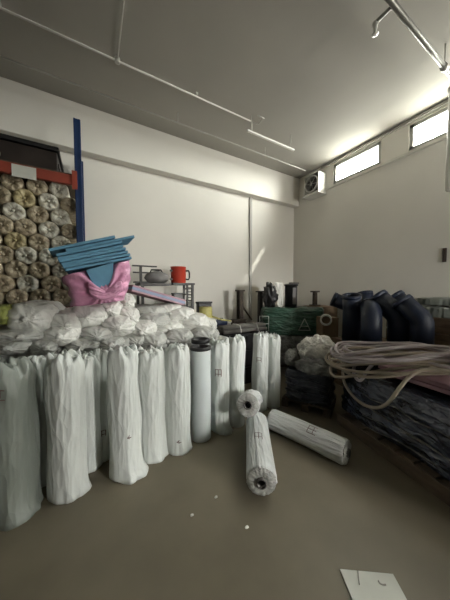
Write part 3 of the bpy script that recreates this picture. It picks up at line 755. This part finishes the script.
# green film pack and things on it
A = at(264, 320, d=4.0); Bp = at(327, 320, d=4.0)
gc = (A+Bp)/2; wv = (Bp-A); gw = Vector((wv.x, wv.y, 0)).length; grz = math.atan2(wv.y, wv.x)
back = Vector((-math.sin(grz), math.cos(grz), 0))
gtop = zat(295, 308, gc); gbot = zat(295, 336, gc)
DEP = .5
gcen = Vector((gc.x, gc.y, 0))+back*(DEP/2)
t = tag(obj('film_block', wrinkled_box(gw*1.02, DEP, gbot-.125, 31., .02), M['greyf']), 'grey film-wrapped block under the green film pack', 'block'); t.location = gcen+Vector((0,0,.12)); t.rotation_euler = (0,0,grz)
def pallet(loc, sx, sy, rz, lab, mk='woodd', hgt=.118):
    t = thing('pallet', lab, 'pallet', loc, rz)
    n = max(3, int(sy/.15))
    for i in range(n): obj('top_board', B((0,-sy/2+(i+.5)*sy/n,hgt-.01), (sx,sy/n*.8,.02)), M[mk], t, smooth=False)
    for x in (-sx/2+.04, 0, sx/2-.04): obj('bearer', B((x,0,hgt/2-.01), (.08,sy,hgt-.022)), M[mk], t, smooth=False)
    return t
pallet(gcen, gw*1.02, DEP, grz, 'wooden pallet under the grey block and green film pack by the back corner')
t = thing('wrapped_pack', 'long pack wrapped in dark green film with white printed letters', 'pack', gcen+Vector((0,0,gbot+.004)), grz)
gh = gtop-gbot-.01
obj('green_film', wrinkled_box(gw, DEP, gh, 12., .022, freq=5, ridge=.02), M['green'], t)
def flatmark(strokes, cx_, cz_, s, y, wd, mk, nm, lab):
    bm = bmesh.new()
    for (x0, y0, x1, y1) in strokes:
        p0 = Vector((cx_+(x0-.5)*s, y, cz_+(y0-.5)*s)); p1 = Vector((cx_+(x1-.5)*s, y, cz_+(y1-.5)*s))
        tube(bm, [p0, p1], wd, 6)
    obj(nm, bm, M[mk], t)['label'] = lab
yf = -DEP/2-.028
flatmark([(0,0,.5,1),(1,0,.5,1),(.2,.35,.8,.35),(0,0,1,0)], gw*.135, gh*.42, .20, yf, .008, 'paint', 'printed_letter', 'white letter A mark')
flatmark([(0,0,0,1),(.6,0,.6,1),(0,1,.6,1),(0,.5,.6,.5),(0,0,.6,0)], -gw*.455, gh*.45, .26, yf, .008, 'paint', 'printed_letter', 'pale letter H mark')
def on_green(px, off): 
    # point on the pack's top under column px, 'off' metres behind its front face
    q = gc + back*off; r = ray(px, 300); n = back
    tt = q.dot(n)/(r.x*n.x+r.y*n.y)
    return Vector((r.x*tt, r.y*tt, gtop+.004))
p = on_green(270, .25)
t = tag(obj('black_bag', blob(.24,.26,.46, 8.1, .38, 3.2), M['blackp']), 'lumpy black bag on the left end of the green film pack', 'bag'); t.location = p+Vector((0,0,.185)); t.rotation_euler = (0,0,grz)
p = on_green(291, .28)
t = thing('black_drum', 'dark drum on the green pack right of the white paper sheet', 'drum', p, grz)
obj('body', L([(.10,0),(.11,.01),(.11,.38),(.125,.39),(.125,.41),(.11,.42),(.02,.42)], 26), M['blackp'], t); obj('top_clamp', B((.05,0,.435), (.16,.1,.025)), M['steel'], t, smooth=False); obj('label_strip', B((.03,-.112,.2), (.07,.01,.30)), M['greyb'], t, smooth=False)
p = on_green(279.5, .18)
def pf(u, v):
    return Vector((-.07+.15*u*(1-.35*(1-v))+.03*(1-v), .015*nz(u*4, v*4, 2)+.05*v, .005+.44*v+.03*nz(u*2, v*3, 6)))
bm = surf(pf, 12, 18, wrap=False)
t = obj('paper_sheet', bm, M['paper']); t.location = p; t.rotation_euler = (0,0,grz); s_ = t.modifiers.new('Solidify', 'SOLIDIFY'); s_.thickness = .003
tag(t, 'crumpled white paper sheet hanging between the black bag and the dark drum', 'paper')
# dark post left of the bag, standing on the floor in front of the wall
p = at(260, 325, y=3.46); zt = zat(260.5, 291, p)
t = thing('steel_post', 'black steel post with top flange just left of the green film pack', 'post', (p.x, 3.46, 0))
bm = bmesh.new(); box(bm, (0,0,zt/2), (.07,.07,zt)); obj('column', bm, M['lattice'], t, smooth=False); obj('top_flange', B((0,0,zt-.012), (.13,.12,.026)), M['lattice'], t, smooth=False); obj('base_flange', B((0,0,.01), (.2,.2,.02)), M['lattice'], t, smooth=False)
# cartons behind the green pack at the right wall, with a post and a roll
q = Vector((4.05, 2.92, 0))
t = thing('carton', 'brown carton behind the right end of the green film pack', 'carton', (4.09,3.13,0), .0)
ctop = zat(318, 306, Vector((4.09,3.0,0)))
obj('body', B((0,0,ctop/2), (.5,.44,ctop)), M['card'], t, smooth=False, bevel=.004); obj('tape_strip', B((0,-.2215,ctop*.7), (.05,.003,ctop*.5)), M['wood'], t, smooth=False)
pp = at(318, 306, x=4.08)
t = thing('steel_post', 'short brown post with top flange on the carton by the right wall', 'post', (pp.x, pp.y+.08, ctop)); hh = zat(318, 292, pp)-ctop+.02
bm = bmesh.new(); box(bm, (0,0,hh/2), (.07,.07,hh)); obj('column', bm, M['rust'], t, smooth=False); obj('top_flange', B((0,0,hh-.012), (.14,.13,.03)), M['rust'], t, smooth=False); obj('base_flange', B((0,0,.01), (.17,.15,.02)), M['rust'], t, smooth=False)
# ------------------------------------------------------------------ right side: wrapped pallet, planks, elbows, hoses
Q = Vector((2.34, 1.47, 0)); UU = Vector((.233,.972,0)).normalized(); VV = Vector((UU.y,-UU.x,0))
RZ = math.atan2(VV.y, VV.x)                    # local x = VV, local y = UU
def uv(u, v, z=0): return Q+UU*u+VV*v+Vector((0,0,z))
def uvm(u, v, z=0): return Matrix.Translation(uv(u, v, z)) @ Matrix.Rotation(RZ, 4, 'Z')
u0, u1, vw = -1.5, .0, .60
PLN = pallet(uv((u0+u1)/2, vw/2-.02), vw+.06, u1-u0, RZ, 'wooden pallet under the dark blue film-wrapped stack at the right', 'woodm').name
for sx in (-1, 1): obj('side_board', B((sx*(vw/2+.042),0,.058), (.022,u1-u0+.04,.112)), M['woodm'], bpy.data.objects[PLN], smooth=False, bevel=.003)
t = thing('wrapped_stack', 'large dark blue film-wrapped stack on the pallet at the right, under the hoses', 'stack', uv((u0+u1)/2+.03, vw/2+.01, .12), RZ)
obj('film_wrap', wrinkled_box(vw, u1-u0+.20, .49, 44., .022, freq=4.5, nu=150, nv=44, ridge=.022), M['navy'], t)
def strand(seed):
    pts = []
    for i in range(14):
        s = i/13; pts.append((-vw/2-.012-.012*nz(seed, s*4, 0), -.55+1.15*s*.9, .08+.30*((seed*.37) % 1)+.10*s*math.sin(seed*3)+.04*nz(seed, s*5, 2)))
    return pts
for k in range(4): obj('film_fold', T(strand(k*1.7+.4), .006, 6), M['greyf'], t)
# left shoulder of loose film in front of the stack
# pink boards on the stack
for k, lab in enumerate(('lower pink foam board on the dark blue stack under the hoses','upper pink foam board on the dark blue stack under the hoses')):
    o = tag(obj('foam_board', B((0,0,0), (.50,1.0,.034)), M['pinkb'], smooth=False, bevel=.003), lab, 'foam board', 'pink foam boards on the right stack'); o.matrix_world = uvm(-.76+.02*k, .43+.01*k, .668+.0385*k) @ Matrix.Rotation(.12, 4, 'Z')
# planks
PT = .70; pv0, pv1, pu0, pu1 = .72, 1.52, -1.1, 1.0
GPK = 'planks stacked under the blue elbows'
npl = 7; th = PT/npl
words = ['bottom','second','third','fourth','fifth','sixth','top']
po = None
for k in range(npl):
    for j in range(2):
        w = (pv1-pv0)/2
        if po is None: o = po = obj('plank', B((0,0,0), (w-.012,pu1-pu0,th-.003)), M['wood'], smooth=False, bevel=.004)
        else: o = po.copy(); C.objects.link(o)
        o.matrix_world = uvm((pu0+pu1)/2+rnd.uniform(-.04,.04), pv0+w*(j+.5), th*(k+.5)+.0005)
        tag(o, 'wide brown plank, %s layer of the stack under the blue elbows, %s side' % (words[k], 'near' if j == 0 else 'wall'), 'plank', GPK)
# blue elbows
def elbow(px, depth, pyt, tilt, yaw, lab, r=.145, leg=.30, bend=math.radians(50), out=.22, rb=.22):
    rr = ray(px, 300); k = depth/(rr.dot(Vector((FW.x, FW.y, 0)).normalized()))
    p = Vector((rr.x*k, rr.y*k, PT+.002))
    t = thing('pipe_elbow', lab, 'pipe elbow', p, yaw, 'blue pipe elbows on the plank stack')
    pts = [Vector((0,0,0)), Vector((0,0,leg))]
    for i in range(1, 9):
        a = bend*i/8; pts.append(Vector((rb*(1-math.cos(a)), 0, leg+rb*math.sin(a))))
    dirv = Vector((math.sin(bend), 0, math.cos(bend)))
    end = pts[-1]+dirv*out; pts.append(end)
    bm = bmesh.new(); tube(bm, pts, r, 32, caps=False); tube(bm, pts, r-.014, 32, caps=False)
    n_ = 32; bm.verts.ensure_lookup_table(); N = len(pts)
    for base_, in ((0,), ((N-1)*n_,)):
        for q in range(n_):
            a_, b_ = bm.verts[base_+q], bm.verts[base_+(q+1) % n_]; c_, d_ = bm.verts[base_+N*n_+(q+1) % n_], bm.verts[base_+N*n_+q]
            bm.faces.new((a_, b_, c_, d_))
    obj('pipe_wall', bm, M['elbow'], t)
    m_ = Matrix.Translation(end-dirv*.03) @ Matrix.Rotation(bend, 4, 'Y')
    obj('end_rim', L([(r-.002,-.012),(r+.006,-.012),(r+.006,.034),(r-.016,.034),(r-.016,-.012)], 32, m_, caps=False), M['elbow'], t)
    m2 = m_ @ Matrix.Translation((0,0,-.05))
    obj('lining', L([(.001,0),(r-.014,0)], 32, m2, caps=False), M['elbowin'], t)
    return t
# screen-left direction in the room is -RT; yaw of local +x
LEFT = math.atan2(-RT.y, -RT.x)
AWAY = math.atan2(FW.y, FW.x)
def left_of(px, more=.3): return LEFT-math.atan((px-225)/FPX)-more
D45 = math.radians(45)
elbow(352, 3.30, 296, 0, AWAY+PI-.6, 'upright blue pipe elbow with its open rim facing up, leftmost in front', r=.118, leg=.44, bend=math.radians(14), out=.17, rb=.3)
elbow(355, 3.80, 293, 0, left_of(355, -.15), 'blue pipe elbow behind the upright one, its mouth poking out to the left', r=.115, leg=.34, bend=math.radians(68), out=.24, rb=.18)
elbow(367, 3.50, 293, 0, AWAY, 'blue pipe elbow with only its rim showing between the upright one and the largest one', r=.10, leg=.46, bend=math.radians(15), out=.18, rb=.3)
elbow(372, 2.92, 300, 0, left_of(373, PI/2-.3)-.2, 'blue pipe elbow curving away from the viewer like a rounded dome', r=.118, leg=.30, bend=math.radians(80), out=.10, rb=.20)
elbow(400, 2.92, 291, 0, left_of(400), 'largest blue pipe elbow in the middle leaning up to the left', r=.125, leg=.32, bend=D45, out=.30, rb=.18)
elbow(423, 2.66, 293, 0, left_of(423, .35), 'rightmost blue pipe elbow, leaning up to the left', r=.112, leg=.33, bend=D45, out=.24, rb=.16)
elbow(413, 3.12, 293, 0, left_of(413, .35), 'blue pipe elbow squeezed between the largest and the rightmost one', r=.11, leg=.38, bend=D45, out=.24, rb=.16)
# packs by the right wall: timber with white packs on top
t0 = 4.02
for k, (z, lab) in enumerate(((.22,'bottom timber block'),(.66,'middle timber block'),(.99,'top timber board'))):
    hgt = (.44,.43,.20)[k]
    o = tag(obj('timber_block', B((4.14,1.0,z if k < 2 else .985), (.50,1.6,hgt-.006)), M['wood'], smooth=False, bevel=.006), lab + ' of the stack along the right wall behind the elbows', 'timber', 'timber along the right wall')
    if k == 0: o.location = (0,0,0)
WT = 1.083
for k, (y, w, hgt, lab) in enumerate(((1.12,.55,.14,'lower white film-wrapped pack on the timber by the right wall'),)):
    o = tag(obj('wrapped_pack', wrinkled_box(.44,w*1.6,hgt, 61.+k, .012), M['bagshade']), lab, 'pack', 'white packs by the right wall'); o.location = (4.16,y,WT)
o = tag(obj('wrapped_pack', wrinkled_box(.40,.55,.10, 71., .014), M['bagshade']), 'upper white film-wrapped pack on top of the lower one by the right wall', 'pack', 'white packs by the right wall'); o.location = (4.18,1.22,WT+.16)
# hoses
HC = Vector((2.52, 1.10, 0)); HM = Vector((-.40, .916, 0)).normalized(); HN = Vector((HM.y, -HM.x, 0))
def top_z(p):                                    # what the hose lies on: boards, planks or the open corner
    d = p-Q; u = d.dot(UU); v = d.dot(VV)
    z = .66-.45*max(u-.13, 0)-1.0*max(-.03-v, 0)
    if v > .62: z = max(z, .715)
    if u < -.22 and .15 < v < .72: z = max(z, .73)
    return z
def hose(seed, loops, mk, r, lab, lift, hang):
    pts = []; n = loops*28
    for i in range(n):
        a = 2*PI*i/28; lp = i/28
        rl = .54+.26*nz(seed, lp*.83, 5); rs = .22+.28*nz(seed, lp*1.37, 7)
        cl = .16*nz(seed, lp*.61, 0); cs = .12*nz(seed, lp*.77, 3)
        x = cl+rl*math.cos(a+.5*nz(seed, lp*.5, 9)); y = cs+rs*math.sin(a)+.035*nz(seed, a*.9, 1)+.05*nz(seed+3, a*.35, 2)
        ro = .75*nz(seed+11, lp*.9, 2); x, y = x*math.cos(ro)-y*math.sin(ro)*1.0, x*math.sin(ro)*.55+y*math.cos(ro)
        p = HC+HM*x+HN*y
        e = max(0, 1-(x/.75)**2-(y/.34)**2)
        p.z = top_z(p)+r+lift+lp/loops*.17*(.3+.7*e)+.07*e+.07*max(-.35, nz(seed, a*.55, 4))
        pts.append(p)
    for (x0, x1, dz) in hang:                    # a loop let down over the front of the stack
        a0 = uv(x0, .10, .80); a1 = uv(x1, .12, .80); m = 26
        for i in range(m+1):
            s = i/m; q = math.sin(s*PI); e = min(1, min(s, 1-s)/.14)
            pts.append(uv(x0+(x1-x0)*(s-.06*math.sin(2*PI*s)), .11-.19*e, .80+.03*(1-e)-dz*q**.75*e))
        for i in range(1, 8): pts.append(uv(x1-.06*i, .12+.03*i, .83))
    for _ in range(3): pts = [pts[0]]+[(pts[i-1]+pts[i]*2+pts[i+1])/4 for i in range(1, len(pts)-1)]+[pts[-1]]
    return tag(obj('hose', T(pts, r, 8), M[mk]), lab, 'hose')
hose(3, 9, 'hose', .0145, 'long beige hose coiled flat on the dark blue stack, a wide loop hanging down', 0, [(.04,-.66,.43)])
hose(8.3, 7, 'hosel', .0145, 'pale lilac-grey hose coiled over the beige hose, with a narrow hanging loop', .05, [(-.16,-.34,.22)])
# ------------------------------------------------------------------ second low stack between the rolls and the big stack
a = at(284, 406, z=0); b = at(328, 418, z=0)
wv = b-a; w2 = wv.length; rz2 = math.atan2(wv.y, wv.x); n2v = Vector((-math.sin(rz2), math.cos(rz2), 0))
if n2v.dot(a) < 0: n2v = -n2v
c2 = (a+b)/2+n2v*.24
pallet(c2, w2+.06, .50, rz2, 'dark wooden pallet under the low navy bag stack behind the lying roll', hgt=.10)
t = thing('wrapped_stack', 'low stack of navy bags under dusty film behind the right lying roll', 'stack', c2+Vector((0,0,.104)), rz2)
obj('film_wrap', wrinkled_box(w2+.02,.48,.37, 23., .034, freq=5, nu=110, nv=36, ridge=.03), M['navy2'], t)
for k in range(4):
    obj('bag_edge', T([(-w2/2+.02+.06*nz(k, i*.5, 1)*0+i*(w2/9)*.95, -.255-.012*nz(k, i*.8, 4), .05+.075*k+.012*math.sin(i*.9+k)) for i in range(10)], .012, 6), M['navy2'], t)
# grey film-wrapped roll and white crumpled film bag on it
xv2 = Vector((math.cos(rz2), math.sin(rz2), 0))
def onp2(px, back, z):                           # the point under column px, 'back' metres behind the stack's front
    q = a+n2v*back; r = ray(px, 300); tt = q.dot(n2v)/(r.x*n2v.x+r.y*n2v.y)
    return Vector((r.x*tt, r.y*tt, z))
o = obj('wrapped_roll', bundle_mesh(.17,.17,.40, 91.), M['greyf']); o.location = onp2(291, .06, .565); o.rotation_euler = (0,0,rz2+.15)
tag(o, 'grey film-wrapped roll on the left of the low navy stack', 'roll')
o = obj('plastic_bag', blob(.46,.40,.40, 14.2, .2, 2.6, 64, 36), M['clear']); o.location = onp2(319, .28, .67); o.rotation_euler = (0,0,rz2)
tag(o, 'crumpled white plastic bag on top of the low navy stack, left of the hoses', 'bag')
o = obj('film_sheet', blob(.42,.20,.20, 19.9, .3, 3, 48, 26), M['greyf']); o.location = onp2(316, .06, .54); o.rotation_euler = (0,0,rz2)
tag(o, 'heap of grey clear film in front of the crumpled white bag', 'film')
# cartons and a ring roll between the green pack and the planks
q = at(330, 330, d=3.75)
p = uv(1.32, .80); 
t = thing('carton', 'brown carton between the green film pack and the plank stack', 'carton', (3.42,2.48,0), grz)
ct = zat(331, 317, Vector((3.42,2.48,0)))
obj('body', B((0,0,ct/2), (.26,.26,ct)), M['card'], t, smooth=False, bevel=.004)
obj('flap', B((0,-.136,ct-.05), (.24,.006,.1)), M['card'], t, smooth=False)
rp = at(326, 320, d=3.55)
t = thing('cardboard_ring', 'pale ring-shaped roll end in front of the brown carton beside the green pack', 'roll', rp)
dirc = Vector((rp.x, rp.y, 0)).normalized()
rm = Matrix.Rotation(math.atan2(dirc.y, dirc.x), 4, 'Z') @ Matrix.Rotation(PI/2, 4, 'Y')
obj('ring', L([(.062,-.03),(.085,-.03),(.085,.10),(.062,.10),(.062,-.03)], 28, rm, caps=False), M['paper'], t)
obj('inner_tube', L([(.001,.03),(.062,.03)], 28, rm, caps=False), M['card'], t)
# ------------------------------------------------------------------ on the open floor
cs = [at(340,570,z=0), at(393,575,z=0), at(413,612,z=0), at(357,612,z=0)]
bm = bmesh.new(); vb = [bm.verts.new((q.x,q.y,.001)) for q in cs]; vt = [bm.verts.new((q.x,q.y,.006)) for q in cs]
bm.faces.new(vb); bm.faces.new(vt)
for i in range(4): bm.faces.new((vb[i], vb[(i+1) % 4], vt[(i+1) % 4], vt[i]))
sh = tag(obj('board_sheet', bm, M['sheet'], smooth=False), 'white flat sheet lying on the floor at the lower right', 'sheet')
bm = bmesh.new()
arc = [at(384+5.5*math.cos(a_), 580+5*math.sin(a_), z=.0065) for a_ in [PI*.95-i*.22 for i in range(9)]]
tube(bm, arc, .0035, 5); tube(bm, [at(358,571,z=.0065), at(358.5,577,z=.0065), at(359.5,585,z=.0065)], .0025, 5)
obj('scuff', bm, M['smudge'], sh)['label'] = 'grey scuff marks'
for i, (px, py, lab) in enumerate(((216,497,'tiny white scrap on the floor left of the end-on lying roll'),(247,527,'tiny white scrap on the floor below the end-on lying roll'),(192,515,'tiny pale scrap on the open floor, left of the other scraps'))):
    c = at(px, py, z=.004); o = tag(obj('floor_scrap', blob(.022,.016,.010, i*4.4, .4, 2, 12, 8), M['paper']), lab, 'scrap', 'white scraps on the floor'); o.location = c
# ------------------------------------------------------------------ light: daylight through the high windows and the added entry
SKY = 75.; GR = .30
w = bpy.data.worlds.new('World'); sc.world = w; w.use_nodes = True
wn = w.node_tree; bg = wn.nodes['Background']
tcw = wn.nodes.new('ShaderNodeTexCoord'); sep = wn.nodes.new('ShaderNodeSeparateXYZ'); rmp = wn.nodes.new('ShaderNodeMapRange'); cr = wn.nodes.new('ShaderNodeValToRGB')
wn.links.new(tcw.outputs['Generated'], sep.inputs[0]); wn.links.new(sep.outputs['Z'], rmp.inputs['Value'])
rmp.inputs['From Min'].default_value = -1; wn.links.new(rmp.outputs[0], cr.inputs['Fac'])
cr.color_ramp.elements[0].position = .47; cr.color_ramp.elements[0].color = (GR, GR*.97, GR*.9, 1)      # sunlit ground outside
cr.color_ramp.elements[1].position = .53; cr.color_ramp.elements[1].color = (1,.985,.94,1)         # overcast sky
wn.links.new(cr.outputs['Color'], bg.inputs['Color']); bg.inputs['Strength'].default_value = SKY
def portal(name, loc, rot, sx, sy):
    l = bpy.data.lights.new(name, 'AREA'); l.shape = 'RECTANGLE'; l.size = sx; l.size_y = sy; l.cycles.is_portal = True
    o = bpy.data.objects.new(name, l); C.objects.link(o); o.location = loc; o.rotation_euler = rot
portal('window_portal', (W+TW+.02, 2.67, 3.86), (0, PI/2, 0), .40, .92)
for yy in (1.275, -.225): portal('window_portal', (W+TW+.02, yy, 3.86), (0, PI/2, 0), .40, 1.05)
portal('added_entry_portal', ((DX0+DX1)/2, Y0-.2-DEEP-.02, DZ/2), (PI/2, 0, 0), DX1-DX0, DZ)
def skylight(name, loc, rot, sx, sy, pw, col):
    l = bpy.data.lights.new(name, 'AREA'); l.shape = 'RECTANGLE'; l.size = sx; l.size_y = sy; l.energy = pw; l.color = col
    o = bpy.data.objects.new(name, l); C.objects.link(o); o.location = loc; o.rotation_euler = rot
    return o
sn = bpy.data.lights.new('sun', 'SUN'); sn.energy = 14.0; sn.angle = .06; sn.color = (1,.96,.88)
so = bpy.data.objects.new('sun', sn); C.objects.link(so)
so.rotation_euler = Vector((-1, 1.2, -1.42)).to_track_quat('-Z', 'Y').to_euler()
# ------------------------------------------------------------------ camera
cd = bpy.data.cameras.new('camera'); cam = bpy.data.objects.new('camera', cd); C.objects.link(cam)
cd.sensor_fit = 'VERTICAL'; cd.sensor_height = 24; cd.lens = 24*FPX/600; cd.clip_start = .05
cam.matrix_world = Matrix.Translation((0,0,EYE)) @ Matrix((RT, UP, -FW)).transposed().to_4x4()
sc.camera = cam
sc.view_settings.view_transform = 'Standard'; sc.view_settings.look = 'None'; sc.view_settings.gamma = 1; sc.view_settings.exposure = 0.93
sc.cycles.use_denoising = True; sc.cycles.max_bounces = 10; sc.cycles.diffuse_bounces = 7; sc.cycles.transparent_max_bounces = 12
sc.cycles.caustics_reflective = False; sc.cycles.caustics_refractive = False; sc.cycles.sample_clamp_indirect = 6
